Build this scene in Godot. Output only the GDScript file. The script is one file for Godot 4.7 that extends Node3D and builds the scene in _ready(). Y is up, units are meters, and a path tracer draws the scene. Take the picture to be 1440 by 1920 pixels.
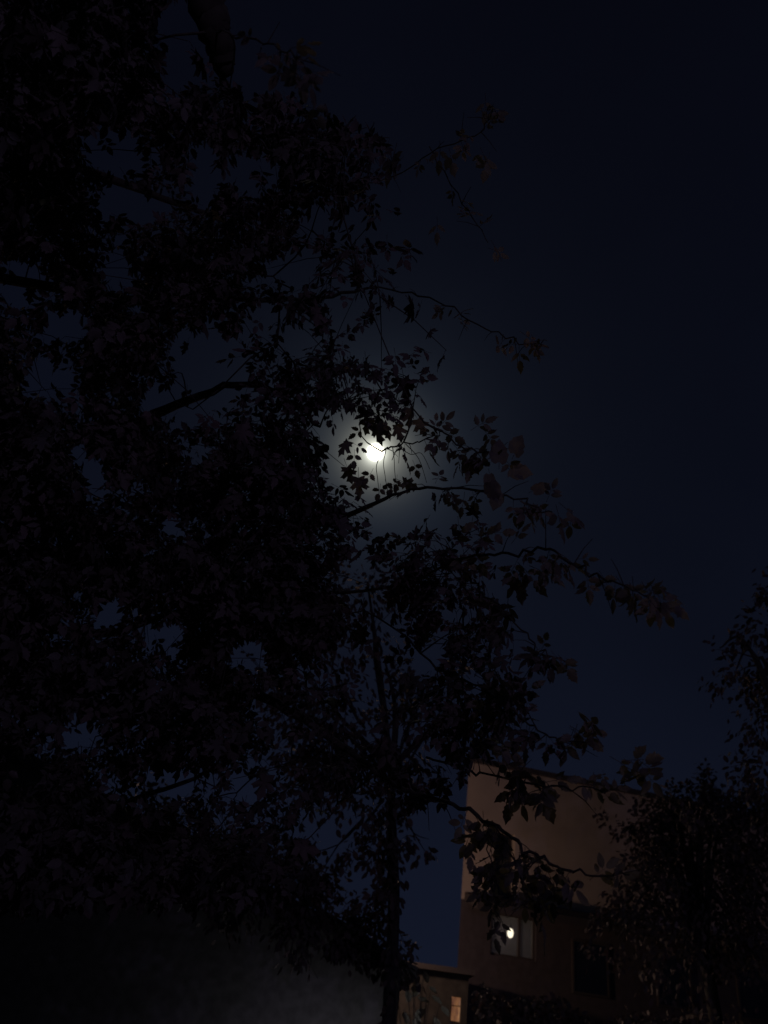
extends Node3D

const FOCAL := 1450.4            # focal length in photograph pixels (1440 x 1920, vertical field of view 67 degrees)
const EYE := Vector3(0, 1.6, 0)
var view: Basis
var rng := RandomNumberGenerator.new()
var mats := {}
var used := {}

# ---------------------------------------------------------------- helpers
func at(x: float, y: float, d: float) -> Vector3:
	return EYE + (view * Vector3((x - 720.0) / FOCAL, -(y - 960.0) / FOCAL, -1.0)).normalized() * d

func seen_at(p: Vector3) -> Vector3:
	var q := view.inverse() * (p - EYE)
	if q.z > -0.1:
		return Vector3(-9999, -9999, 1)
	return Vector3(720.0 + FOCAL * q.x / -q.z, 960.0 - FOCAL * q.y / -q.z, q.length())

func lin(r: float, g: float, b: float) -> Color:
	return Color(r, g, b).linear_to_srgb()

func noise_texture(seed_value: int, freq: float, a: Color, b: Color, size := 256) -> NoiseTexture2D:
	var n := FastNoiseLite.new()
	n.seed = seed_value
	n.frequency = freq
	n.fractal_octaves = 5
	var t := NoiseTexture2D.new()
	t.width = size
	t.height = size
	t.seamless = true
	t.noise = n
	var g := Gradient.new()
	g.set_color(0, a)
	g.set_color(1, b)
	t.color_ramp = g
	return t

func surface(key: String, c: Color, rough := 0.9, grain := 0.0, scale := 1.0) -> StandardMaterial3D:
	if mats.has(key):
		return mats[key]
	var m := StandardMaterial3D.new()
	m.albedo_color = c
	m.roughness = rough
	if grain > 0.0:
		m.albedo_texture = noise_texture(hash(key) % 9999, 0.02, Color(1 - grain, 1 - grain, 1 - grain), Color(1, 1, 1))
		m.uv1_triplanar = true
		m.uv1_world_triplanar = true
		m.uv1_scale = Vector3.ONE * scale
	m.cull_mode = BaseMaterial3D.CULL_DISABLED
	mats[key] = m
	return m

func glowing(key: String, c: Color, energy: float) -> StandardMaterial3D:
	var m := surface(key, lin(0.6, 0.6, 0.58), 0.5)
	m.emission_enabled = true
	m.emission = c
	m.emission_energy_multiplier = energy
	return m

func leaf_material(key: String, c: Color, tinted := false) -> StandardMaterial3D:
	var m := surface(key, c, 0.7)
	m.backlight_enabled = true
	m.backlight = Color(0.5, 0.45, 0.3)
	m.vertex_color_use_as_albedo = tinted
	return m

func numbered(called: String) -> String:
	used[called] = used.get(called, -1) + 1
	return called if used[called] == 0 else "%s_%03d" % [called, used[called]]

func thing(called: String, label: String, category: String, where := Vector3.ZERO, turn := 0.0, group := "") -> Node3D:
	var o := Node3D.new()
	o.name = numbered(called)
	add_child(o)
	o.position = where
	o.rotation.y = turn
	o.set_meta("label", label)
	o.set_meta("category", category)
	if group:
		o.set_meta("group", group)
	return o

func part(called: String, mesh: Mesh, m: Material, parent: Node3D, where := Vector3.ZERO) -> MeshInstance3D:
	var o := MeshInstance3D.new()
	o.name = called
	o.mesh = mesh
	o.material_override = m
	parent.add_child(o, true)
	o.position = where
	return o

func box(size: Vector3) -> BoxMesh:
	var b := BoxMesh.new()
	b.size = size
	return b

func cyl(r0: float, r1: float, h: float) -> CylinderMesh:
	var c := CylinderMesh.new()
	c.top_radius = r1
	c.bottom_radius = r0
	c.height = h
	c.radial_segments = 20
	return c

func smooth_path(pts: Array, steps := 6) -> Array:
	var out := []
	for i in pts.size() - 1:
		var a: Vector3 = pts[maxi(i - 1, 0)]
		var b: Vector3 = pts[i]
		var c: Vector3 = pts[i + 1]
		var d: Vector3 = pts[mini(i + 2, pts.size() - 1)]
		for k in steps:
			out.append(b.cubic_interpolate(c, a, d, float(k) / steps))
	out.append(pts[pts.size() - 1])
	return out

func add_tube(st: SurfaceTool, pts: Array, r0: float, r1: float, sides := 8) -> void:
	var rings := []
	var side := Vector3.RIGHT
	for i in pts.size():
		var d: Vector3 = (pts[mini(i + 1, pts.size() - 1)] - pts[maxi(i - 1, 0)]).normalized()
		side = (side - d * side.dot(d))
		side = side.normalized() if side.length() > 0.01 else d.cross(Vector3(0.3, 0.9, 0.2)).normalized()
		var up := d.cross(side)
		var r: float = lerpf(r0, r1, float(i) / maxf(1, pts.size() - 1)) * rng.randf_range(0.93, 1.07)
		var ring := []
		for k in sides:
			var a := TAU * k / sides
			ring.append([pts[i] + (side * cos(a) + up * sin(a)) * r, side * cos(a) + up * sin(a)])
		rings.append(ring)
	for i in rings.size() - 1:
		for k in sides:
			var k2 := (k + 1) % sides
			for v in [rings[i][k], rings[i + 1][k], rings[i + 1][k2], rings[i][k], rings[i + 1][k2], rings[i][k2]]:
				st.set_normal(v[1])
				st.add_vertex(v[0])

func tube(pts: Array, r0: float, r1: float, sides := 8) -> Mesh:
	var st := SurfaceTool.new()
	st.begin(Mesh.PRIMITIVE_TRIANGLES)
	add_tube(st, pts, r0, r1, sides)
	var last: Vector3 = pts[pts.size() - 1]
	var before: Vector3 = pts[pts.size() - 2]
	add_tube(st, [last, last + (last - before).normalized() * r1 * 0.6], r1, r1 * 0.3, sides)
	return st.commit()

func prism(pts: Array, depth: float) -> Mesh:   # polygon in x, y swept from z = 0 to z = -depth
	var st := SurfaceTool.new()
	st.begin(Mesh.PRIMITIVE_TRIANGLES)
	var flat := PackedVector2Array(pts)
	var tri := Geometry2D.triangulate_polygon(flat)
	for z in [0.0, -depth]:
		for k in tri:
			st.add_vertex(Vector3(flat[k].x, flat[k].y, z))
	for i in pts.size():
		var a: Vector2 = pts[i]
		var b: Vector2 = pts[(i + 1) % pts.size()]
		for v in [Vector3(a.x, a.y, 0), Vector3(b.x, b.y, 0), Vector3(b.x, b.y, -depth), Vector3(a.x, a.y, 0), Vector3(b.x, b.y, -depth), Vector3(a.x, a.y, -depth)]:
			st.add_vertex(v)
	return flat_normals(st)

func slab(pts: Array, y0: float, y1: float) -> Mesh:   # polygon in x, z raised from y0 to y1
	var st := SurfaceTool.new()
	st.begin(Mesh.PRIMITIVE_TRIANGLES)
	var flat := PackedVector2Array(pts)
	for y in [y0, y1]:
		for k in Geometry2D.triangulate_polygon(flat):
			st.add_vertex(Vector3(flat[k].x, y, flat[k].y))
	for i in pts.size():
		var a: Vector2 = pts[i]
		var b: Vector2 = pts[(i + 1) % pts.size()]
		for v in [Vector3(a.x, y0, a.y), Vector3(b.x, y0, b.y), Vector3(b.x, y1, b.y), Vector3(a.x, y0, a.y), Vector3(b.x, y1, b.y), Vector3(a.x, y1, a.y)]:
			st.add_vertex(v)
	return flat_normals(st)

func flat_normals(st: SurfaceTool) -> Mesh:
	var soup := st.commit_to_arrays()
	var v: PackedVector3Array = soup[Mesh.ARRAY_VERTEX]
	var out := SurfaceTool.new()
	out.begin(Mesh.PRIMITIVE_TRIANGLES)
	for i in range(0, v.size(), 3):
		var n := (v[i + 2] - v[i]).cross(v[i + 1] - v[i]).normalized()
		for k in 3:
			out.set_normal(n)
			out.add_vertex(v[i + k])
	return out.commit()

# ---------------------------------------------------------------- leaves
const LOBED := [Vector2(0, 0), Vector2(.14, -.07), Vector2(.33, -.13), Vector2(.30, .03), Vector2(.40, .10), Vector2(.23, .17), Vector2(.36, .29), Vector2(.56, .42), Vector2(.44, .46), Vector2(.38, .56), Vector2(.15, .46), Vector2(.20, .62), Vector2(.29, .72), Vector2(.13, .78), Vector2(0, 1.0)]
const SHALLOW := [Vector2(0, 0), Vector2(.18, -.10), Vector2(.36, -.02), Vector2(.44, .16), Vector2(.50, .36), Vector2(.40, .48), Vector2(.42, .60), Vector2(.28, .72), Vector2(.16, .84), Vector2(0, 1.0)]
const TOOTHED := [Vector2(0, 0), Vector2(.15, .08), Vector2(.26, .24), Vector2(.22, .34), Vector2(.31, .46), Vector2(.21, .54), Vector2(.22, .67), Vector2(.10, .82), Vector2(0, 1.0)]
const OVAL := [Vector2(0, 0), Vector2(.14, .10), Vector2(.23, .28), Vector2(.26, .48), Vector2(.20, .70), Vector2(.10, .88), Vector2(0, 1.0)]

func leaf_mesh(half: Array, wide: float, fold: float, droop: float, stalk: float) -> Mesh:
	# blade of unit length along -y from the stalk's end, folded along its midrib and drooping towards its tip
	var ring := []
	for v in half:
		ring.append(v)
	for i in range(half.size() - 2, 0, -1):
		ring.append(Vector2(-half[i].x, half[i].y))
	var lift := func(v: Vector2) -> Vector3:
		var x := v.x * wide
		return Vector3(x, -stalk - v.y, -fold * pow(absf(x), 1.2) - droop * v.y * v.y + 0.03 * sin(v.y * 17.0 + x * 9.0))
	var st := SurfaceTool.new()
	st.begin(Mesh.PRIMITIVE_TRIANGLES)
	var mid: Vector3 = lift.call(Vector2(0, .30))
	for i in ring.size():
		var a: Vector3 = lift.call(ring[i])
		var b: Vector3 = lift.call(ring[(i + 1) % ring.size()])
		for v in [mid, a, b]:
			st.set_normal(Vector3.BACK)
			st.add_vertex(v)
	if stalk > 0.0:
		add_tube(st, [Vector3(0, 0, 0.05), Vector3(0, -stalk * .55, 0.03), Vector3(0, -stalk, 0)], 0.014, 0.011, 3)
	st.generate_normals()
	return st.commit()

func compound_mesh(pairs: int, shape: Array, wide: float, turn: int) -> Mesh:
	# a stalk of unit length along -y with a drooping leaflet at its end and others in pairs along it
	var own := RandomNumberGenerator.new()
	own.seed = turn
	var st := SurfaceTool.new()
	st.begin(Mesh.PRIMITIVE_TRIANGLES)
	add_tube(st, [Vector3(0, 0, .04), Vector3(0.02, -.3, .03), Vector3(0, -.62, 0)], .011, .007, 3)
	var places := [[Vector3(0, -.60, 0), 0.0, .52]]
	for k in pairs:
		var y := -.34 - .20 * k
		places.append([Vector3(0, y, .01), deg_to_rad(own.randf_range(46, 72)), own.randf_range(.36, .48)])
		places.append([Vector3(0, y - .02, .01), -deg_to_rad(own.randf_range(46, 72)), own.randf_range(.36, .48)])
	for p in places:
		var b := leaf_mesh(shape, wide * own.randf_range(.85, 1.15), own.randf_range(.3, .9), own.randf_range(.15, .7), .12)
		var turned := Basis(Vector3.BACK, p[1]) * Basis(Vector3.RIGHT, own.randf_range(-.5, .25)) * Basis(Vector3.UP, own.randf_range(-.7, .7))
		st.append_from(b, 0, Transform3D(turned.scaled(Vector3.ONE * p[2]), p[0]))
	return st.commit()

func leaf_pose(p: Vector3, out: Vector3, size: float, hang: float) -> Transform3D:
	var tip := (out * rng.randf_range(0.2, 1.0) + Vector3.DOWN * hang * rng.randf_range(0.4, 1.3) + Vector3(rng.randfn(0, .35), rng.randfn(0, .25), rng.randfn(0, .35))).normalized()
	var n := (Vector3.UP * 0.7 + out * 0.5 + Vector3(rng.randfn(0, .6), rng.randfn(0, .6), rng.randfn(0, .6))).normalized()
	var y := -tip
	var z := (n - y * n.dot(y)).normalized()
	return Transform3D(Basis(y.cross(z), y, z).scaled(Vector3.ONE * size), p)

func scatter(called: String, mesh: Mesh, m: Material, poses: Array, tints: Array, parent: Node3D) -> void:
	var mm := MultiMesh.new()
	mm.transform_format = MultiMesh.TRANSFORM_3D
	mm.use_colors = true
	mm.mesh = mesh
	mm.instance_count = poses.size()
	for i in poses.size():
		mm.set_instance_transform(i, poses[i])
		mm.set_instance_color(i, tints[i])
	var o := MultiMeshInstance3D.new()
	o.name = called
	o.multimesh = mm
	o.material_override = m
	o.set_meta("kind", "stuff")
	parent.add_child(o, true)

func leaf_tint() -> Color:      # linear base colours, green turning to autumn brown
	var c := Color(.060, .052, .053).lerp(Color(.080, .052, .054), clampf(rng.randfn(.45, .3), 0, 1))
	return c * rng.randf_range(.85, 1.15)

# ---------------------------------------------------------------- the sky's air
func night_panorama(moon: Vector3) -> ImageTexture:
	var w := 2048
	var h := 1024
	var im := Image.create(w, h, false, Image.FORMAT_RGBF)
	var veil := FastNoiseLite.new()
	veil.seed = 11
	veil.frequency = 1.6
	veil.fractal_octaves = 4
	var near := cos(deg_to_rad(45.0))
	for j in h:
		var polar := PI * (j + .5) / h
		var y := cos(polar)
		var s := sin(polar)
		var up := clampf(y, 0, 1)
		var t := pow(1.0 - up, 1.6)
		var base := Vector3(.0018, .0022, .0051).lerp(Vector3(.0059, .0083, .0188), t)
		for i in w:
			var az := TAU * (i + .5) / w
			var d := Vector3(sin(az) * s, y, -cos(az) * s)
			var c := base * (1.0 + .22 * veil.get_noise_3dv(d))
			var k := d.dot(moon)
			if k > near:      # moonlight scattered forward by thin high haze
				var deg := rad_to_deg(acos(minf(k, 1.0)))
				var fall := smoothstep(45.0, 20.0, deg)
				var g := .58 / (deg * deg + .12) * fall * exp(-deg / 21.0)
				c += Vector3(.98, 1.0, .86).lerp(Vector3(.70, .92, 1.18), smoothstep(1.0, 7.0, deg)) * g
			im.set_pixel(i, j, Color(c.x, c.y, c.z))
	return ImageTexture.create_from_image(im)

func _ready() -> void:
	rng.seed = 20240
	# camera
	view = Basis(Vector3.RIGHT, deg_to_rad(33.0)) * Basis(Vector3.BACK, deg_to_rad(8.0))
	var cam := Camera3D.new()
	cam.name = "camera"
	cam.fov = 67.0
	cam.near = 0.05
	cam.far = 4000.0
	cam.transform = Transform3D(view, EYE)
	var lens := CameraAttributesPhysical.new()
	lens.frustum_focal_length = 12.0 / tan(deg_to_rad(33.5))
	lens.frustum_focus_distance = 4.5
	lens.frustum_near = 0.05
	lens.frustum_far = 4000.0
	lens.exposure_aperture = lens.frustum_focal_length / 15.0
	cam.attributes = lens
	add_child(cam)
	cam.current = true
	# night sky with the moon's aureole
	var moon_dir := (at(704, 848, 1.0) - EYE).normalized()
	var env := Environment.new()
	env.background_mode = Environment.BG_SKY
	var sky := Sky.new()
	var pano := PanoramaSkyMaterial.new()
	pano.panorama = night_panorama(moon_dir)
	sky.sky_material = pano
	env.sky = sky
	env.tonemap_mode = Environment.TONE_MAPPER_LINEAR
	env.tonemap_exposure = 1.0
	env.sdfgi_enabled = true
	env.ssao_enabled = true
	env.ssil_enabled = true
	var we := WorldEnvironment.new()
	we.name = "environment"
	we.environment = env
	add_child(we)
	# moonlight
	var sun := DirectionalLight3D.new()
	sun.name = "moonlight"
	sun.light_energy = 0.012
	sun.light_color = Color(1.0, 0.97, 0.9)
	sun.light_angular_distance = 2.4
	sun.shadow_enabled = true
	add_child(sun)
	sun.look_at_from_position(moon_dir * 100.0, Vector3.ZERO, Vector3.UP)
	print("sky done")
	ground()
	moon_disc(moon_dir)
	rear_building()
	gabled_house()
	shed()
	street_and_fill_lamps()
	garden_lamp()
	maple()
	slender_tree()
	edge_trees()
	climbing_vine()
	hedge()
	shrub()

func lamp_light(called: String, parent: Node3D, where: Vector3, c: Color, energy: float, size: float) -> void:
	var l := OmniLight3D.new()
	l.name = called
	l.light_color = c
	l.light_energy = energy
	l.light_size = size
	l.omni_range = 80.0
	l.omni_attenuation = 2.0
	l.shadow_enabled = true
	parent.add_child(l)
	l.position = where

# ---------------------------------------------------------------- setting
func ground() -> void:
	var p := PlaneMesh.new()
	p.size = Vector2(3000, 3000)
	var o := part("ground", p, surface("soil", lin(.05, .055, .03), 1.0, .5, .35), self)
	o.set_meta("kind", "structure")

func moon_disc(dir: Vector3) -> void:
	var s := SphereMesh.new()
	s.radius = 6.4
	s.height = 12.8
	var o := part("moon", s, glowing("moonface", Color(1.0, .96, .86), 6.0), self, EYE + dir * 600.0)
	o.set_meta("label", "bright white full moon seen through the gap in the leaves")
	o.set_meta("category", "moon")

func rear_building() -> void:
	# the corner stands 26 m off at an azimuth of 8.7 degrees; the front runs away to the right, turned a little
	var corner := Vector3(sin(deg_to_rad(8.7)) * 26.0, 0, -cos(deg_to_rad(8.7)) * 26.0)
	var b := thing("apartment_building", "flat roofed building with beige wall lit orange by a lamp", "building", corner, deg_to_rad(11.0))
	var wall := surface("render_beige", lin(.46, .37, .31), .95, .10, .18)
	var dark := surface("dark_cladding", lin(.075, .06, .068), .8, .2, .6)
	var trim := surface("dark_trim", lin(.05, .04, .04), .7)
	var high := 9.0
	# upper storeys, above the canopy, with an opening for the tall window; the side runs back at a slant
	part("wall", slab([Vector2(0, 0), Vector2(1.0, 0), Vector2(1.0, -.35), Vector2(.14, -.35)], 4.9, high), wall, b)
	part("wall", slab([Vector2(1.0, 0), Vector2(1.7, 0), Vector2(1.7, -.35), Vector2(1.0, -.35)], 7.0, high), wall, b)
	part("wall", slab([Vector2(1.7, 0), Vector2(16.0, 0), Vector2(16.0, -.35), Vector2(1.7, -.35)], 4.9, high), wall, b)
	part("side_wall", slab([Vector2(.14, -.35), Vector2(.55, -.35), Vector2(4.25, -9.5), Vector2(3.84, -9.5)], 0.0, high), wall, b)
	part("back_wall", slab([Vector2(4.25, -9.15), Vector2(16.0, -9.15), Vector2(16.0, -9.5), Vector2(4.25, -9.5)], 0.0, high), wall, b)
	part("side_wall", slab([Vector2(15.65, -.35), Vector2(16.0, -.35), Vector2(16.0, -9.15), Vector2(15.65, -9.15)], 0.0, high), wall, b)
	part("roof", slab([Vector2(-.06, .12), Vector2(16.1, .12), Vector2(16.1, -9.6), Vector2(3.82, -9.6)], high, high + .16), trim, b)
	var tall := part("window", box(Vector3(.62, 2.02, .06)), surface("night_glass", lin(.012, .013, .016), .15), b, Vector3(1.35, 5.95, -.30))
	for x in [-.33, 0.0, .33]:
		part("frame", box(Vector3(.05, 2.08, .09)), trim, tall, Vector3(x, 0, .02))
	for y in [-1.02, 0.1, 1.02]:
		part("frame", box(Vector3(.61, .05, .085)), trim, tall, Vector3(0, y, .02))
	# ground floor, dark clad, with a lit room behind its window
	part("ground_floor_wall", slab([Vector2(0, 0), Vector2(1.0, 0), Vector2(1.0, -.3), Vector2(.12, -.3)], 0.0, 4.9), dark, b)
	part("ground_floor_wall", box(Vector3(1.45, 3.55, .3)), dark, b, Vector3(1.725, 1.775, -.15))
	part("ground_floor_wall", box(Vector3(1.45, .2, .3)), dark, b, Vector3(1.725, 4.80, -.15))
	part("ground_floor_wall", box(Vector3(13.55, 4.9, .3)), dark, b, Vector3(9.225, 2.45, -.15))
	var room := surface("room_wall", lin(.20, .165, .17), .95, .15, .4)
	part("room_wall", box(Vector3(1.9, 2.2, .1)), room, b, Vector3(1.9, 4.1, -1.35))
	part("room_wall", box(Vector3(.1, 2.2, 1.0)), room, b, Vector3(.95, 4.1, -.8))
	part("room_wall", box(Vector3(.1, 2.2, 1.0)), room, b, Vector3(2.9, 4.1, -.8))
	part("room_ceiling", box(Vector3(2.0, .1, .9)), room, b, Vector3(1.92, 5.25, -.92))
	part("room_floor", box(Vector3(2.0, .1, 1.1)), room, b, Vector3(1.92, 2.96, -.85))
	var win := part("window", box(Vector3(1.45, .07, .12)), trim, b, Vector3(1.725, 3.585, -.15))
	part("frame", box(Vector3(1.45, .07, .12)), trim, win, Vector3(0, 1.08, 0))
	for x in [-.69, .22, .69]:
		part("frame", box(Vector3(.07, 1.01, .12)), trim, win, Vector3(x, .54, 0))
	var glass := surface("clear_pane", Color(.8, .85, .9, .12), .03)
	glass.transparency = BaseMaterial3D.TRANSPARENCY_ALPHA
	part("pane", box(Vector3(.84, 1.0, .006)), glass, win, Vector3(-.235, .54, 0))
	part("pane", box(Vector3(.40, 1.0, .006)), glass, win, Vector3(.455, .54, 0))
	# sloping canopy along the front
	var can := part("canopy", prism([Vector2(0, 0), Vector2(0, .22), Vector2(.14, .30), Vector2(1.1, .55), Vector2(1.1, .32)], 15.9), trim, b, Vector3(16.0, 4.55, 1.1))
	can.rotation.y = deg_to_rad(90)
	for x in [4.2, 7.0, 9.8, 12.6]:
		var w := part("window", box(Vector3(1.1, 1.3, .04)), surface("night_glass", lin(.012, .013, .016), .15), b, Vector3(x, 3.6, .03))
		for sx in [-.57, .57]:
			part("frame", box(Vector3(.06, 1.42, .08)), trim, w, Vector3(sx, 0, .01))
		for sy in [-.68, .68]:
			part("frame", box(Vector3(1.08, .06, .075)), trim, w, Vector3(0, sy, .01))
	# bare bulb hanging in the room
	var spot := b.transform * Vector3(1.93, 4.27, -.75)
	var lamp := thing("pendant_lamp", "small bare bulb glowing white behind the window under the canopy", "lamp", spot)
	var bulb := SphereMesh.new()
	bulb.radius = .095
	bulb.height = .27
	part("bulb", bulb, glowing("bulb_glow", Color(1.0, .95, .84), 1.8), lamp)
	part("socket", cyl(.035, .03, .10), trim, lamp, Vector3(0, .175, 0))
	part("cord", cyl(.008, .008, .70), trim, lamp, Vector3(0, .575, 0))
	lamp_light("bulb_light", lamp, Vector3(0, 0, 0), Color(1.0, .93, .85), .012, .09)

func gabled_house() -> void:
	var h := thing("gabled_house", "low dark house with a plain gable wall behind the maple", "house", Vector3(0, 0, -14.0), deg_to_rad(-3.0))
	var wall := surface("render_grey", lin(.09, .087, .095), .95, .25, .8)
	var roof := surface("roof_slate", lin(.035, .033, .038), .8, .3, .8)
	part("wall", prism([Vector2(-12.5, 0), Vector2(1.05, 0), Vector2(1.05, 2.3), Vector2(-5.7, 4.6), Vector2(-12.5, 2.3)], 6.0), wall, h)
	part("roof", prism([Vector2(-5.72, 4.61), Vector2(1.5, 2.15), Vector2(1.5, 2.32), Vector2(-5.72, 4.80)], 6.6), roof, h, Vector3(0, 0, .3))
	part("roof", prism([Vector2(-5.725, 4.61), Vector2(-5.725, 4.80), Vector2(-13.0, 2.32), Vector2(-13.0, 2.15)], 6.6), roof, h, Vector3(0, 0, .3))

func shed() -> void:
	var a := deg_to_rad(6.9)
	var s := thing("garden_shed", "small flat roofed shed with one narrow amber lit window", "shed", Vector3(sin(a) * 22.4, 0, -cos(a) * 22.4), deg_to_rad(-4.0))
	var wall := surface("shed_render", lin(.055, .047, .042), .95, .35, .7)
	var trim := surface("dark_trim", lin(.05, .04, .04), .7)
	# front wall with a real opening for the window
	part("wall", box(Vector3(1.85, 2.75, .15)), wall, s, Vector3(-.325, 1.375, -.075))
	part("wall", box(Vector3(.24, 1.72, .15)), wall, s, Vector3(.72, .86, -.075))
	part("wall", box(Vector3(.24, .48, .15)), wall, s, Vector3(.72, 2.51, -.075))
	part("wall", box(Vector3(.16, 2.75, .15)), wall, s, Vector3(.92, 1.375, -.075))
	part("wall", box(Vector3(.15, 2.75, 2.4)), wall, s, Vector3(-1.175, 1.375, -1.35))
	part("wall", box(Vector3(.15, 2.75, 2.4)), wall, s, Vector3(.925, 1.375, -1.35))
	part("roof", box(Vector3(2.5, .12, 2.9)), trim, s, Vector3(-.12, 2.81, -1.2))
	var w := part("window", box(Vector3(.23, .53, .03)), glowing("amber_window", lin(1.0, .45, .13), .26), s, Vector3(.72, 1.995, -.10))
	var amber: StandardMaterial3D = mats["amber_window"]
	amber.emission_texture = noise_texture(77, .018, Color(.45, .36, .36), Color(1, 1, 1))     # a thin patterned curtain behind the glass
	amber.emission_operator = BaseMaterial3D.EMISSION_OP_MULTIPLY
	part("frame", box(Vector3(.20, .018, .05)), trim, w, Vector3(0.01, .08, .02))
	part("frame", box(Vector3(.236, .03, .05)), trim, w, Vector3(0, -.25, .02))
	part("frame", box(Vector3(.02, .5, .05)), trim, w, Vector3(-.108, 0, .02))
	var l := AreaLight3D.new()
	l.name = "window_light"
	l.area_size = Vector2(.23, .53)
	l.light_color = lin(1.0, .55, .22)
	l.light_energy = .012
	l.shadow_enabled = true
	s.add_child(l)
	l.position = Vector3(.72, 1.995, -.02)
	l.rotation.y = PI

# ---------------------------------------------------------------- lamps
func globe_lamp(label: String, where: Vector3, high: float, turn: float, c: Color, glow: float, energy: float) -> void:
	var s := thing("globe_lamp", label, "street lamp", where, turn, "")
	var steel := surface("lamp_steel", lin(.10, .10, .105), .5)
	part("pole", cyl(.075, .045, high), steel, s, Vector3(0, high / 2, 0))
	part("base", cyl(.13, .11, .35), steel, s, Vector3(0, .175, 0))
	part("collar", cyl(.06, .09, .08), steel, s, Vector3(0, high + .03, 0))
	var g := SphereMesh.new()
	g.radius = .16
	g.height = .32
	part("lamp_globe", g, glowing("sodium_" + str(c), c, glow), s, Vector3(0, high + .21, 0))
	part("cap", cyl(.07, .02, .06), steel, s, Vector3(0, high + .385, 0))
	lamp_light("lamp_light", s, Vector3(0, high + .21, 0), c, energy, .15)

func street_and_fill_lamps() -> void:
	globe_lamp("short street lamp behind the gabled house, shining on the beige wall", Vector3(-.6, 0, -21.0), 3.2, 0.0, lin(1.0, .66, .48), 16.0, 10.0)
	globe_lamp("added fill lamp out of view behind the camera, lifting the dark leaves", Vector3(4.5, 0, 15.0), 5.0, 0.0, lin(.66, .54, 1.0), 40.0, 17.0)  # added violet fill behind the camera, lifts and tints the leaf blacks

func garden_lamp() -> void:
	var p := at(660, 2030, 12.3)
	var g := thing("garden_lamp", "knee high bollard lamp on the ground before the gabled house", "lamp", Vector3(p.x, 0, p.z))
	var steel := surface("lamp_steel", lin(.10, .10, .105), .5)
	part("post", cyl(.05, .05, .78), steel, g, Vector3(0, .39, 0))
	part("diffuser", cyl(.06, .06, .14), glowing("bollard_glow", Color(.97, 1.0, 1.0), 6.0), g, Vector3(0, .85, 0))
	part("cap", cyl(.10, .03, .05), steel, g, Vector3(0, .945, 0))
	lamp_light("diffuser_light", g, Vector3(0, .85, 0), Color(1.0, .98, 1.0), .55, .06)

# ---------------------------------------------------------------- trees
# right edge of the maple's crown by height in the photograph, and the places where the sky shows through
const EDGE := [[-60, 330], [60, 300], [160, 380], [230, 640], [320, 720], [420, 730], [520, 730], [620, 770], [720, 800], [820, 800], [920, 860], [1040, 880], [1150, 900], [1250, 930], [1340, 950], [1420, 880], [1500, 790], [1580, 720], [1640, 640], [1700, 500]]
const GAPS := [[385, 690, 62, 70], [320, 752, 55, 30], [95, 715, 45, 35], [250, 385, 66, 34], [215, 285, 56, 44], [545, 510, 46, 36], [480, 325, 46, 38], [675, 1090, 44, 44], [668, 1345, 30, 44], [600, 1560, 26, 34], [320, 1465, 36, 30], [155, 1375, 26, 36], [432, 1540, 18, 16], [48, 1445, 22, 30], [230, 1530, 18, 14], [330, 100, 26, 95], [385, 330, 26, 60], [220, 510, 28, 40], [145, 850, 18, 20], [178, 895, 20, 40], [370, 845, 24, 22], [330, 990, 26, 20], [705, 870, 46, 62], [770, 850, 55, 40], [610, 795, 24, 26], [645, 870, 34, 56], [665, 805, 24, 22], [800, 800, 40, 40], [810, 880, 40, 36], [735, 965, 42, 34], [715, 640, 50, 40], [560, 640, 30, 28], [640, 580, 34, 30], [490, 595, 22, 24], [120, 610, 40, 26], [35, 530, 50, 45], [200, 1150, 30, 26], [320, 1190, 22, 20], [465, 1230, 36, 24], [510, 1320, 34, 24], [560, 1410, 30, 24], [470, 1480, 26, 26], [640, 1230, 28, 24], [700, 1290, 26, 26], [800, 1240, 30, 22], [720, 1200, 30, 24], [780, 1410, 40, 22], [730, 1160, 30, 26], [590, 420, 24, 30], [670, 420, 26, 30], [680, 1500, 30, 30], [520, 1590, 18, 24], [640, 1500, 20, 24], [570, 1640, 14, 22], [690, 1590, 16, 26]]

func edge_at(y: float) -> float:
	for i in EDGE.size() - 1:
		if y <= EDGE[i + 1][0]:
			return lerpf(EDGE[i][1], EDGE[i + 1][1], clampf((y - EDGE[i][0]) / (EDGE[i + 1][0] - EDGE[i][0]), 0, 1))
	return -200.0

func in_gap(x: float, y: float, grow: float) -> bool:
	for g in GAPS:
		var u: float = (x - g[0]) / (g[2] + grow)
		var v: float = (y - g[1]) / (g[3] + grow)
		if u * u + v * v < 1.0:
			return true
	return false

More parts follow.
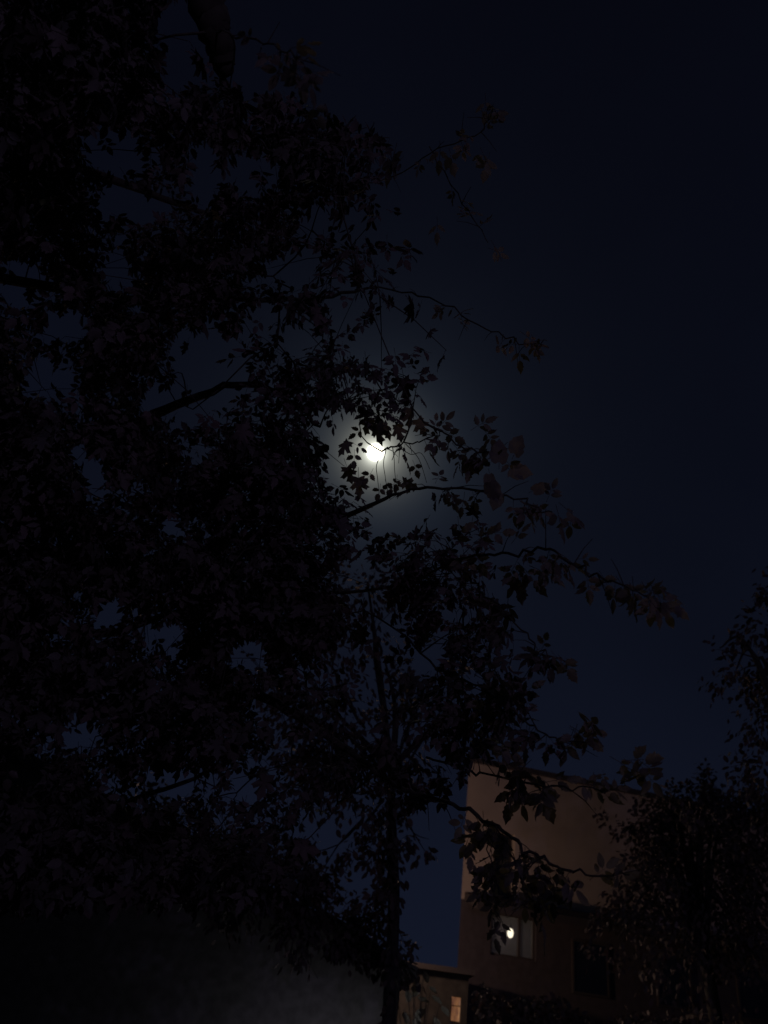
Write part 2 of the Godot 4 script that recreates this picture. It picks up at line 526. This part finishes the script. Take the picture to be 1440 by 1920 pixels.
func maple() -> void:
	var t := thing("maple_tree", "big maple with dark drooping lobed leaves in front of the moon", "tree")
	var bark := surface("maple_bark", lin(.075, .06, .05), .95, .45, 3.0)
	var foot := Vector3(-3.9, 0, -3.3)
	var fork := Vector3(-3.7, 3.3, -3.6)
	part("trunk", tube(smooth_path([foot, foot + Vector3(.05, .4, -.05), Vector3(-3.85, 1.8, -3.4), fork, Vector3(-3.55, 6.5, -3.9), Vector3(-3.3, 9.5, -4.0)]), .34, .10, 14), bark, t)
	var bones := []      # points along the limbs that twigs can spring from
	var limbs := [
		[[-3.75, 2.6, -3.5], [250, 1330, 5.6], [470, 1300, 5.8], [640, 1400, 5.2], [745, 1475, 4.6]],
		[[-3.7, 3.2, -3.6], [260, 1080, 5.6], [430, 1010, 5.6], [600, 985, 5.0], [735, 928, 4.4]],
		[[-3.65, 4.2, -3.7], [150, 820, 6.0], [330, 760, 6.2], [480, 720, 6.0], [600, 800, 5.4]],
		[[-3.6, 5.6, -3.8], [220, 560, 6.6], [420, 560, 6.8], [560, 562, 6.6], [690, 540, 6.2]],
		[[-3.5, 7.2, -3.9], [250, 350, 7.2], [420, 400, 7.2], [640, 350, 7.0]],
		[[-3.7, 3.6, -3.6], [100, 1180, 6.2], [330, 1150, 6.6], [560, 1120, 6.4], [760, 1100, 5.4]],
		[[-3.8, 2.2, -3.5], [60, 1540, 5.8], [250, 1500, 6.0], [430, 1430, 6.2]],
		[[-3.3, 9.3, -4.0], [-60, 60, 6.2], [80, 40, 6.0], [210, 120, 6.0]],
		[[-3.4, 8.6, -3.9], [140, -260, 5.4], [330, -140, 4.9], [385, 0, 4.7], [405, 70, 4.65], [424, 128, 4.65]]]
	for i in limbs.size():
		var pts := []
		for q in limbs[i]:
			pts.append(Vector3(q[0], q[1], q[2]) if q[0] is float and absf(q[0]) < 10.0 else at(q[0], q[1], q[2]))
		var path := smooth_path(pts, 7)
		for k in range(1, path.size() - 1):
			path[k] += Vector3(rng.randfn(0, .008), rng.randfn(0, .008), rng.randfn(0, .008))
		var last := i == limbs.size() - 1
		part("limb", tube(path, .13 if last else .062 if i < 3 else .042, .062 if last else .009, 10), bark, t)
		if not last:
			bones.append_array(path)
	# thin branches that stand out against the sky, with the leaves that hang on them: [start radius, path, leaves: x, y, length in px, angle of the tip from straight down in degrees]
	var sprays := [
		[.011, [[735, 928, 4.4], [800, 915, 4.1], [900, 920, 3.8], [975, 940, 3.6], [1035, 960, 3.5]], [[918, 905, 42, 20], [985, 950, 48, -15], [1005, 955, 44, 30], [1045, 965, 62, 10], [1060, 955, 58, 50], [1030, 930, 40, 160], [1000, 920, 36, 120], [870, 935, 44, -10], [845, 930, 40, 20], [820, 900, 36, 150], [935, 925, 36, -20]]],
		[.007, [[715, 846, 4.5], [745, 836, 4.4], [790, 826, 4.3], [828, 808, 4.2]], [[826, 800, 44, 140], [840, 812, 42, 60], [838, 830, 46, 10], [855, 840, 44, 40], [815, 800, 36, 170]]],
		[.006, [[828, 808, 4.2], [870, 840, 4.0], [915, 850, 3.8], [945, 856, 3.7]], [[900, 868, 42, -60], [936, 866, 48, 175], [958, 880, 44, 80], [965, 850, 46, 150], [918, 890, 40, 15], [895, 800, 46, 120], [912, 812, 42, 40]]],
		[.010, [[760, 1100, 5.4], [860, 1050, 4.3], [940, 1040, 3.9], [1020, 1026, 3.6], [1075, 1060, 3.4], [1120, 1080, 3.3], [1170, 1098, 3.2], [1215, 1118, 3.2]], [[900, 1010, 50, 130], [925, 1000, 46, 95], [968, 1010, 44, 140], [985, 1070, 70, 40], [1010, 1070, 62, 65], [975, 1080, 60, 0], [1090, 1048, 34, 90], [1100, 1085, 54, 10], [1130, 1082, 46, 30], [1165, 1095, 60, 30], [1185, 1100, 72, 8], [1205, 1105, 64, 85], [1212, 1110, 72, 25], [1240, 1122, 66, 55], [1225, 1118, 70, 15], [870, 1045, 54, 5], [890, 1040, 52, 30], [850, 1010, 56, 130]]],
		[.007, [[860, 1050, 4.3], [890, 1100, 4.0], [930, 1130, 3.8], [985, 1190, 3.6], [1020, 1225, 3.5], [1060, 1240, 3.5]], [[925, 1125, 60, 20], [935, 1130, 66, 35], [905, 1120, 54, -10], [1000, 1222, 44, -70], [1040, 1230, 40, 40], [1055, 1240, 48, 35], [1020, 1235, 36, 5], [1065, 1245, 36, 15]]],
		[.008, [[745, 1180, 5.0], [820, 1250, 4.4], [900, 1290, 4.0], [960, 1330, 3.7], [1000, 1365, 3.5], [1050, 1385, 3.4], [1100, 1392, 3.3]], [[905, 1275, 60, 60], [935, 1270, 64, 20], [950, 1290, 70, 40], [960, 1300, 66, -5], [985, 1330, 40, 150], [1075, 1375, 60, -15], [1085, 1372, 66, 55], [1100, 1378, 60, 90], [930, 1330, 62, 10], [900, 1310, 60, -20], [980, 1300, 52, 120], [910, 1250, 52, 120]]],
		[.016, [[745, 1475, 4.6], [800, 1492, 4.4], [860, 1512, 4.1], [930, 1550, 3.9], [985, 1590, 3.7], [1040, 1625, 3.6], [1110, 1642, 3.5], [1180, 1640, 3.4]], [[905, 1540, 60, 0], [890, 1560, 66, -10], [920, 1600, 62, 10], [1010, 1620, 66, 5], [1030, 1640, 72, 25], [1060, 1650, 60, 50], [1120, 1640, 50, 130], [1150, 1645, 56, 90], [1040, 1670, 60, 0], [880, 1600, 56, 20]]],
		[.004, [[915, 1545, 3.95], [920, 1620, 3.9], [930, 1690, 3.85], [938, 1730, 3.85]], [[912, 1625, 44, -10], [925, 1640, 48, 15], [915, 1665, 44, 0], [925, 1738, 46, 12], [900, 1640, 40, -20], [925, 1680, 44, 10]]],
		[.006, [[930, 1550, 3.9], [960, 1610, 3.8], [985, 1660, 3.75], [1010, 1705, 3.7]], [[990, 1640, 50, -15], [1015, 1690, 52, 35]]],
		[.008, [[800, 1420, 4.6], [870, 1440, 4.2], [930, 1455, 3.9], [1000, 1470, 3.7], [1070, 1475, 3.5], [1150, 1480, 3.4]], [[890, 1375, 74, 30], [920, 1385, 80, 75], [950, 1430, 92, 20], [975, 1440, 100, 5], [985, 1450, 86, 55], [1010, 1480, 84, 25], [960, 1480, 80, -10], [1160, 1430, 60, 60], [1185, 1425, 64, 90], [1190, 1440, 60, 30], [1120, 1480, 56, 60], [1140, 1485, 52, 100], [1090, 1470, 50, 80], [1040, 1465, 56, 100], [1130, 1450, 24, 0], [940, 1395, 66, 50]]],
		[.008, [[690, 540, 6.2], [790, 552, 5.7], [880, 600, 5.0], [960, 640, 4.4], [1005, 645, 4.2]], [[985, 630, 46, 60], [1000, 640, 44, 20], [925, 460, 34, 40], [915, 300, 40, -10], [845, 290, 44, 10], [910, 190, 40, 0]]],
		[.006, [[640, 350, 7.0], [740, 330, 6.2], [820, 280, 5.6], [900, 250, 5.2], [925, 200, 5.0]], [[825, 280, 46, 0], [905, 290, 46, 20], [740, 290, 60, -20], [820, 420, 40, 0]]],
		[.006, [[405, 60, 4.6], [470, 70, 3.8], [530, 95, 3.2], [568, 118, 2.9]], [[530, 105, 40, 80], [560, 125, 62, 10], [575, 140, 60, 20], [590, 200, 40, 30]]],
		[.005, [[805, 275, 5.7], [870, 380, 5.2], [915, 455, 5.0]], [[925, 470, 36, 70]]],
	]
	var leaves := []     # [pose, variant, tint, apparent size]
	var kinks := RandomNumberGenerator.new()
	kinks.seed = 77
	var spurs := []
	for s in sprays:
		var pts := []
		for q in s[1]:
			pts.append(at(q[0], q[1], q[2]))
		var path := smooth_path(pts, 6)
		for k in range(2, path.size() - 1, 2):      # knots and kinks, and short bare side twigs
			path[k] += Vector3(kinks.randfn(), kinks.randfn(), kinks.randfn()) * .011
		for k in range(3, path.size() - 1, 3):
			var d := Vector3(kinks.randfn(), kinks.randfn(-.2, .8), kinks.randfn()).normalized() * kinks.randf_range(.06, .2)
			spurs.append([path[k], path[k] + d * .5 + Vector3(0, .012, 0), path[k] + d])
		part("branch", tube(path, s[0] * .85, .0026, 7), bark, t)
		for q in s[2]:
			var best := 1e9
			var depth := 4.0
			for p in path:
				var e := seen_at(p)
				var gap := Vector2(e.x - q[0], e.y - q[1]).length()
				if gap < best:
					best = gap
					depth = e.z
			var ang := deg_to_rad(q[3])
			var down := view * Vector3(sin(ang), -cos(ang), 0.0)
			depth += rng.randfn(0, .05)
			var size: float = minf(q[2], 66.0) / FOCAL * depth * (.95 if q[0] > 880 and q[1] < 930 and q[1] > 840 else 1.02)
			var face := (view * Vector3(rng.randfn(0, .8), rng.randfn(.1, .6), 1.0)).normalized()
			var tip := (down + view.z * rng.randfn(0, .3)).normalized()
			var y := -tip
			var z := (face - y * face.dot(y)).normalized()
			var variant: int = 1 if (q[0] > 880 and q[1] < 930 and q[1] > 840) else [0, 2, 3, 4, 3][rng.randi_range(0, 4)]
			var pose := Transform3D(Basis(y.cross(z), y, z).scaled(Vector3.ONE * size), at(q[0], q[1], depth) - tip * size * .3)
			leaves.append([pose, variant, leaf_tint(), 99.0])
			if q[2] > 58:
				var more := leaf_pose(at(q[0] + rng.randfn(0, 12), q[1] - 8, depth + .08), (down + view.z * rng.randfn(0, .5)).normalized(), size * rng.randf_range(.75, 1.0), .6)
				leaves.append([more, 4, leaf_tint(), 98.0])
		bones.append_array(path)
		# a few more leaves along the branch, smaller and turned anyhow
		for k in int(path.size() * .5):
			var p: Vector3 = path[rng.randi_range(path.size() / 3, path.size() - 1)]
			var e := seen_at(p)
			if e.x > 1050:
				continue
			leaves.append([leaf_pose(p, Vector3(rng.randfn(), rng.randfn(), rng.randfn()).normalized(), rng.randf_range(.09, .15), .9), rng.randi_range(2, 4), leaf_tint(), 50.0])
	# clumps of leaves on twigs through the crown's depth
	var st := SurfaceTool.new()
	st.begin(Mesh.PRIMITIVE_TRIANGLES)
	var made := 0
	var tries := 0
	while made < 600 and tries < 6000:
		tries += 1
		var y := rng.randf_range(-120, 1680)
		var x := rng.randf_range(-220, 960)
		var inside := edge_at(y) - x
		if inside < 0 or (inside < 140 and rng.randf() > .25 + inside / 190.0):
			continue
		var d := rng.randf_range(4.4, 7.6) if inside > 160 else rng.randf_range(4.0, 5.6)
		if in_gap(x, y, 30.0):
			continue
		made += 1
		var c := at(x, y, d)
		var near := Vector3.ZERO
		var best := 1e9
		for b in bones:
			var e: float = (b - c).length_squared()
			if e < best:
				best = e
				near = b
		var far := sqrt(best)
		var a := near.lerp(c, .3) + Vector3(rng.randfn(), rng.randfn(.6, .8), rng.randfn()) * far * .14
		var mid := near.lerp(c, .65) + Vector3(rng.randfn(), rng.randfn(.6, .8), rng.randfn()) * far * .12
		var twig := smooth_path([near, a, mid, c], 3)
		add_tube(st, twig, .0045 + .003 * far, .002, 4)
		bones.append_array(twig.slice(3, 9))
		var radius := rng.randf_range(.17, .36)
		for k in int(rng.randf_range(26, 52)):
			var off := Vector3(rng.randfn(), rng.randfn() * .75, rng.randfn()) * radius * .62
			var p := c + off
			var size := rng.randf_range(.085, .16)
			var pose := leaf_pose(p, off.normalized(), size, 1.0)
			var e := seen_at(pose * Vector3(0, -.65, 0))
			if (in_gap(e.x, e.y, 6.0) and rng.randf() < .95) or Vector2(e.x - 708, (e.y - 860) * .75).length() < 42:
				continue
			if e.x > edge_at(e.y) + 40:
				continue
			if k % 6 == 0:
				add_tube(st, [c, c + off * .5 + Vector3(0, .03, 0), p], .004, .002, 3)
			leaves.append([pose, [0, 2, 3, 4, 5, 2, 4, 0][k % 8], leaf_tint(), size / e.z * 100.0 if e.x > 0 and e.x < 1440 and e.y > 0 and e.y < 1920 else 0.0])
	for q in spurs:
		add_tube(st, q, .0028, .0012, 4)
	var twigs := part("twigs", st.commit(), bark, t)
	twigs.set_meta("kind", "stuff")
	# the sparse hanging twigs below the moon
	for q in [[[718, 845], [706, 872], [708, 898], [711, 926]], [[724, 842], [719, 868], [722, 892], [726, 919]], [[736, 838], [739, 862], [740, 884], [743, 908]], [[760, 832], [785, 860], [800, 905]], [[745, 836], [770, 852], [790, 850], [806, 880]]]:
		var pts := []
		for v in q:
			pts.append(at(v[0], v[1], 4.45))
		part("twig", tube(smooth_path(pts, 4), .0028, .0015, 5), bark, t)
	for q in [[706, 800, 48, 5], [690, 790, 44, -25], [722, 796, 40, 30], [745, 800, 38, 10], [668, 812, 34, -50], [676, 840, 30, 60], [664, 862, 36, 0], [690, 895, 36, -30], [780, 880, 34, 20], [760, 905, 40, 70], [735, 915, 36, -20], [652, 880, 40, 20], [770, 770, 46, 10], [785, 790, 40, 30], [672, 900, 44, 0], [650, 830, 38, -40], [710, 924, 34, -12], [727, 917, 34, 14], [743, 908, 36, -8]]:
		var ang := deg_to_rad(q[3])
		var tip := (view * Vector3(sin(ang), -cos(ang), rng.randfn(0, .2))).normalized()
		var face := (view * Vector3(rng.randfn(0, .4), rng.randfn(0, .4), 1.0)).normalized()
		var z := (face + tip * -face.dot(tip)).normalized()
		var d := rng.randf_range(4.35, 4.6)
		leaves.append([Transform3D(Basis((-tip).cross(z), -tip, z).scaled(Vector3.ONE * (q[2] / FOCAL * d * .9)), at(q[0], q[1], d) - tip * (q[2] / FOCAL * d) * .55), 5 if q[2] > 36 else 0, leaf_tint(), 90.0])
	leaves.sort_custom(func(a, b): return a[3] > b[3])
	var shapes := [compound_mesh(1, TOOTHED, 1.15, 5), leaf_mesh(SHALLOW, .85, .3, .18, .30), compound_mesh(2, TOOTHED, 1.0, 9), compound_mesh(1, TOOTHED, .95, 17), compound_mesh(2, OVAL, .9, 23), leaf_mesh(LOBED, .9, .5, .3, .5)]
	var shades := []
	for k in 6:
		shades.append(leaf_material("maple_leaf_%d" % k, leaf_tint().linear_to_srgb()))
	var tinted := leaf_material("maple_foliage", Color(1, 1, 1), true)
	var poses := [[], [], [], [], [], []]
	var tints := [[], [], [], [], [], []]
	for i in leaves.size():
		var l: Array = leaves[i]
		if i < 300:
			var o := part("leaf", shapes[l[1]], shades[i % 6], t)
			o.transform = l[0]
		else:
			poses[l[1]].append(l[0])
			tints[l[1]].append(l[2])
	for v in 6:
		scatter("foliage", shapes[v], tinted, poses[v], tints[v], t)
	print("maple leaves ", leaves.size(), " clumps ", made)

func crown(t: Node3D, blobs: Array, leaf: float, per: float, st: SurfaceTool, from: Vector3) -> void:
	var poses := []
	var tints := []
	for b in blobs:
		var c: Vector3 = b[0]
		var r: float = b[1]
		var n := int(per * r * r)
		for k in maxi(3, int(r * 7)):
			var dir := Vector3(rng.randfn(), rng.randfn(), rng.randfn()).normalized()
			add_tube(st, smooth_path([from.lerp(c, .4), c.lerp(from, .25), c + dir * r * .85], 3), .016, .003, 4)
		# uneven: leaves gather round small sub-clumps
		var subs := []
		for k in maxi(5, int(14 * r)):
			subs.append(c + Vector3(rng.randfn(), rng.randfn() * .8, rng.randfn()) * r * .55)
		for k in n:
			var s: Vector3 = subs[rng.randi_range(0, subs.size() - 1)]
			var off := Vector3(rng.randfn(), rng.randfn(), rng.randfn()) * r * .20
			poses.append(leaf_pose(s + off, (s + off - c).normalized(), leaf * rng.randf_range(.7, 1.25), .7))
			tints.append(leaf_tint())
	scatter("foliage", leaf_mesh(OVAL, 1.1, .3, .2, .25), leaf_material("maple_foliage", Color(1, 1, 1), true), poses, tints, t)

func slender_tree() -> void:
	var base := at(742, 1880, 11.3)
	base.y = 0
	var t := thing("slender_tree", "slender tree with a bare straight trunk beside the gabled house", "tree", base)
	var bark := surface("grey_bark", lin(.06, .055, .05), .95, .4, 3.0)
	var inv := t.transform.affine_inverse()
	var top: Vector3 = inv * at(722, 1240, 12.2)
	var fork: Vector3 = inv * at(733, 1480, 12.0)
	part("trunk", tube(smooth_path([Vector3.ZERO, inv * at(738, 1720, 12.0), fork, inv * at(742, 1340, 12.1), top]), .105, .015, 12), bark, t)
	for q in [[840, 1330, 12.4], [620, 1330, 11.6], [690, 1100, 12.6], [560, 1420, 12.2], [800, 1500, 11.4]]:
		var e: Vector3 = inv * at(q[0], q[1], q[2])
		part("limb", tube(smooth_path([fork.lerp(top, .15), fork.lerp(e, .5) + Vector3(0, .15, 0), e]), .06, .015, 7), bark, t)
	var st := SurfaceTool.new()
	st.begin(Mesh.PRIMITIVE_TRIANGLES)
	var blobs := []
	for q in [[740, 1420, 12.0, .55], [830, 1330, 12.4, .5], [620, 1330, 11.6, .8], [560, 1420, 12.2, .7], [690, 1110, 12.6, .6], [800, 1250, 12.2, .5], [590, 1180, 12.2, .8], [500, 1280, 12, .8], [640, 1490, 11.8, .5], [742, 1500, 11.6, .34], [728, 1570, 11.5, .26], [722, 1640, 11.4, .25], [744, 1700, 11.4, .24], [738, 1600, 11.3, .24], [738, 1770, 11.2, .18], [734, 1830, 11.1, .14], [732, 1885, 11.1, .14], [726, 1690, 11.4, .2], [690, 1540, 11.8, .3], [660, 1580, 11.9, .3], [790, 1590, 11.8, .2], [770, 1330, 12.2, .35], [700, 1600, 11.8, .3], [600, 1620, 11.8, .3]]:
		blobs.append([inv * at(q[0], q[1], q[2]), q[3]])
	crown(t, blobs, .11, 800.0, st, fork)
	part("twigs", st.commit(), bark, t).set_meta("kind", "stuff")

func round_tree(called: String, label: String, foot: Vector3, blobs_px: Array, leaf: float, per: float, thick := .19) -> void:
	var t := thing(called, label, "tree", foot, 0.0, "")
	var bark := surface("grey_bark", lin(.06, .055, .05), .95, .4, 3.0)
	var inv := t.transform.affine_inverse()
	var blobs := []
	var mid := Vector3.ZERO
	for q in blobs_px:
		var p: Vector3 = inv * at(q[0], q[1], q[2])
		blobs.append([p, q[3]])
		mid += p / blobs_px.size()
	part("trunk", tube(smooth_path([Vector3.ZERO, Vector3(mid.x * .2, mid.y * .4, mid.z * .2), mid]), thick, thick * .3, 10), bark, t)
	for b in blobs:
		var e: Vector3 = b[0]
		part("limb", tube(smooth_path([mid * .6, mid.lerp(e, .4) + Vector3(0, .1, 0), e]), thick * .26, .01, 6), bark, t)
	var st := SurfaceTool.new()
	st.begin(Mesh.PRIMITIVE_TRIANGLES)
	crown(t, blobs, leaf, per, st, mid)
	part("twigs", st.commit(), bark, t).set_meta("kind", "stuff")

func ground_under(x: float, y: float, d: float) -> Vector3:
	var p := at(x, y, d)
	return Vector3(p.x, 0, p.z)

func edge_trees() -> void:
	round_tree("tall_tree", "tall dark tree standing alone against the open sky beyond the hedge", ground_under(1560, 1300, 13.0), [[1440, 1190, 13, .5], [1420, 1280, 13, .55], [1470, 1360, 13.2, .7], [1460, 1120, 13, .4], [1530, 1240, 13.4, .9], [1540, 1080, 13.4, .7], [1450, 1450, 13, .6], [1380, 1255, 12.8, .22], [1350, 1215, 12.8, .1]], .10, 900.0)
	round_tree("garden_tree", "broad dark tree hiding the far end of the beige wall", ground_under(1330, 1700, 17.0), [[1270, 1590, 17, .9], [1230, 1690, 16.6, .8], [1360, 1560, 17.4, .9], [1330, 1680, 17, 1.0], [1420, 1640, 17.4, 1.0], [1200, 1590, 17.2, .45], [1250, 1520, 17.2, .45], [1350, 1490, 17.4, .4], [1440, 1530, 17.4, .7], [1180, 1680, 16.6, .4], [1290, 1790, 16.6, .9], [1160, 1760, 16.4, .5], [1200, 1640, 16.8, .5], [1180, 1560, 17, .3], [1300, 1505, 17.4, .42], [1260, 1515, 17.2, .36], [1335, 1490, 17.4, .42], [1410, 1500, 17.4, .5], [1215, 1545, 17.2, .3], [1400, 1760, 17, 1.0]], .10, 1150.0)

func climbing_vine() -> void:
	var run := [[742, 1880, 12.9, 0.0], [745, 1815, 12.9, .24], [705, 1775, 12.9, .28], [665, 1745, 12.9, .32], [610, 1712, 12.9, .38], [545, 1672, 12.9, .42], [470, 1625, 13.0, .42], [400, 1585, 13.0, .40], [330, 1560, 13.0, .4], [250, 1540, 13.0, .35]]
	var foot := ground_under(742, 1880, 12.9)
	var t := thing("climbing_vine", "leafy climber spreading along the roof edge of the gabled house", "vine", foot)
	var bark := surface("grey_bark", lin(.06, .055, .05), .95, .4, 3.0)
	var inv := t.transform.affine_inverse()
	var pts := [Vector3.ZERO]
	var blobs := []
	for q in run:
		var p: Vector3 = inv * at(q[0], q[1], q[2])
		pts.append(p)
		if q[3] > 0.0:
			blobs.append([p, q[3]])
	for q in [[590, 1655, 13, .26], [520, 1600, 13, .28], [560, 1735, 12.8, .32], [640, 1765, 12.8, .24], [690, 1725, 13, .22], [450, 1700, 12.8, .35]]:
		blobs.append([inv * at(q[0], q[1], q[2]), q[3]])
	part("stem", tube(smooth_path(pts, 5), .045, .012, 8), bark, t)
	var poses := []
	var tints := []
	var st := SurfaceTool.new()
	st.begin(Mesh.PRIMITIVE_TRIANGLES)
	for b in blobs:
		var c: Vector3 = b[0]
		var near: Vector3 = pts[1]
		for p in pts:
			if p.distance_to(c) < near.distance_to(c):
				near = p
		for k in 9:
			var e: Vector3 = c + Vector3(rng.randfn(), rng.randfn(), rng.randfn() * .5) * b[1] * .6
			add_tube(st, smooth_path([near, near.lerp(e, .5) + Vector3(rng.randfn(0, .05), rng.randfn(.04, .05), 0), e], 3), .008, .003, 4)
			for n in int(105 * b[1]):
				var p: Vector3 = e + Vector3(rng.randfn(), rng.randfn(), rng.randfn()) * b[1] * .3
				poses.append(leaf_pose(p, (p - c).normalized(), .10 * rng.randf_range(.7, 1.25), .7))
				tints.append(leaf_tint())
	part("twigs", st.commit(), bark, t).set_meta("kind", "stuff")
	scatter("foliage", leaf_mesh(OVAL, 1.1, .3, .2, .25), leaf_material("maple_foliage", Color(1, 1, 1), true), poses, tints, t)

func hedge() -> void:
	var a := at(895, 1850, 16.0)
	var b := at(1480, 1850, 16.5)
	var h := thing("hedge", "clipped dark hedge along the front of the beige building", "hedge", Vector3(a.x, 0, a.z))
	var run := Vector3(b.x - a.x, 0, b.z - a.z)
	var bark := surface("grey_bark", lin(.06, .055, .05), .95, .4, 3.0)
	var st := SurfaceTool.new()
	st.begin(Mesh.PRIMITIVE_TRIANGLES)
	var poses := []
	var tints := []
	for k in 22:
		var p := run * (k + .5) / 22.0
		part("stem", tube(smooth_path([p, p + Vector3(rng.randfn(0, .08), .7, 0), p + Vector3(rng.randfn(0, .15), 1.6, rng.randfn(0, .1))]), .035, .01, 6), bark, h)
	for k in 9000:
		var p := run * rng.randf()
		var top := 2.15 + .14 * sin(p.length() * 2.3) + .10 * sin(p.length() * 5.1 + 1.0)
		p += Vector3(0, pow(rng.randf(), .8) * top, rng.randf_range(-.45, .45))
		poses.append(leaf_pose(p, Vector3(rng.randfn(), rng.randfn(), 1).normalized(), rng.randf_range(.08, .13), .4))
		tints.append(leaf_tint())
	scatter("foliage", leaf_mesh(OVAL, 1.2, .3, .2, .2), leaf_material("maple_foliage", Color(1, 1, 1), true), poses, tints, h)

func shrub() -> void:
	var foot := ground_under(790, 1900, 13.0)
	var s := thing("broadleaf_shrub", "shrub with broad pale green leaves growing before the shed", "shrub", foot)
	var bark := surface("grey_bark", lin(.06, .055, .05), .95, .4, 3.0)
	var inv := s.transform.affine_inverse()
	var green := leaf_material("shrub_leaf", lin(.12, .118, .098))
	var shape := leaf_mesh(OVAL, 1.1, .3, .15, .25)
	for q in [[765, 1850, 26, 0, 1], [757, 1890, 26, 10, 1], [787, 1900, 24, -15, 1], [802, 1845, 22, 40, 1], [806, 1862, 26, 45, 1], [778, 1866, 26, 60, 0], [790, 1840, 30, -30, 0], [815, 1900, 28, 10, 0], [775, 1830, 26, 20, 0], [800, 1885, 30, -40, 0], [825, 1880, 26, 30, 0], [770, 1905, 26, 30, 0], [745, 1870, 24, -40, 0], [795, 1815, 26, 10, 0]]:
		var p: Vector3 = inv * at(q[0], q[1], 13.0 + rng.randfn(0, .06))
		var ang := deg_to_rad(q[3])
		var tip := (view * Vector3(sin(ang), -cos(ang), .1)).normalized()
		var face := (view * Vector3(-.4, -.3, 1.0)).normalized()
		var z := (face - tip * face.dot(tip)).normalized()
		var o := part("leaf", shape, green, s)
		o.transform = Transform3D(Basis((-tip).cross(z), -tip, z).scaled(Vector3.ONE * (q[2] / FOCAL * 13.0 * .8)), p)
		part("stem", tube(smooth_path([Vector3(rng.randfn(0, .05), 0, rng.randfn(0, .05)), Vector3(p.x * .4, p.y * .55, p.z * .4), p]), .012, .004, 5), bark, s)
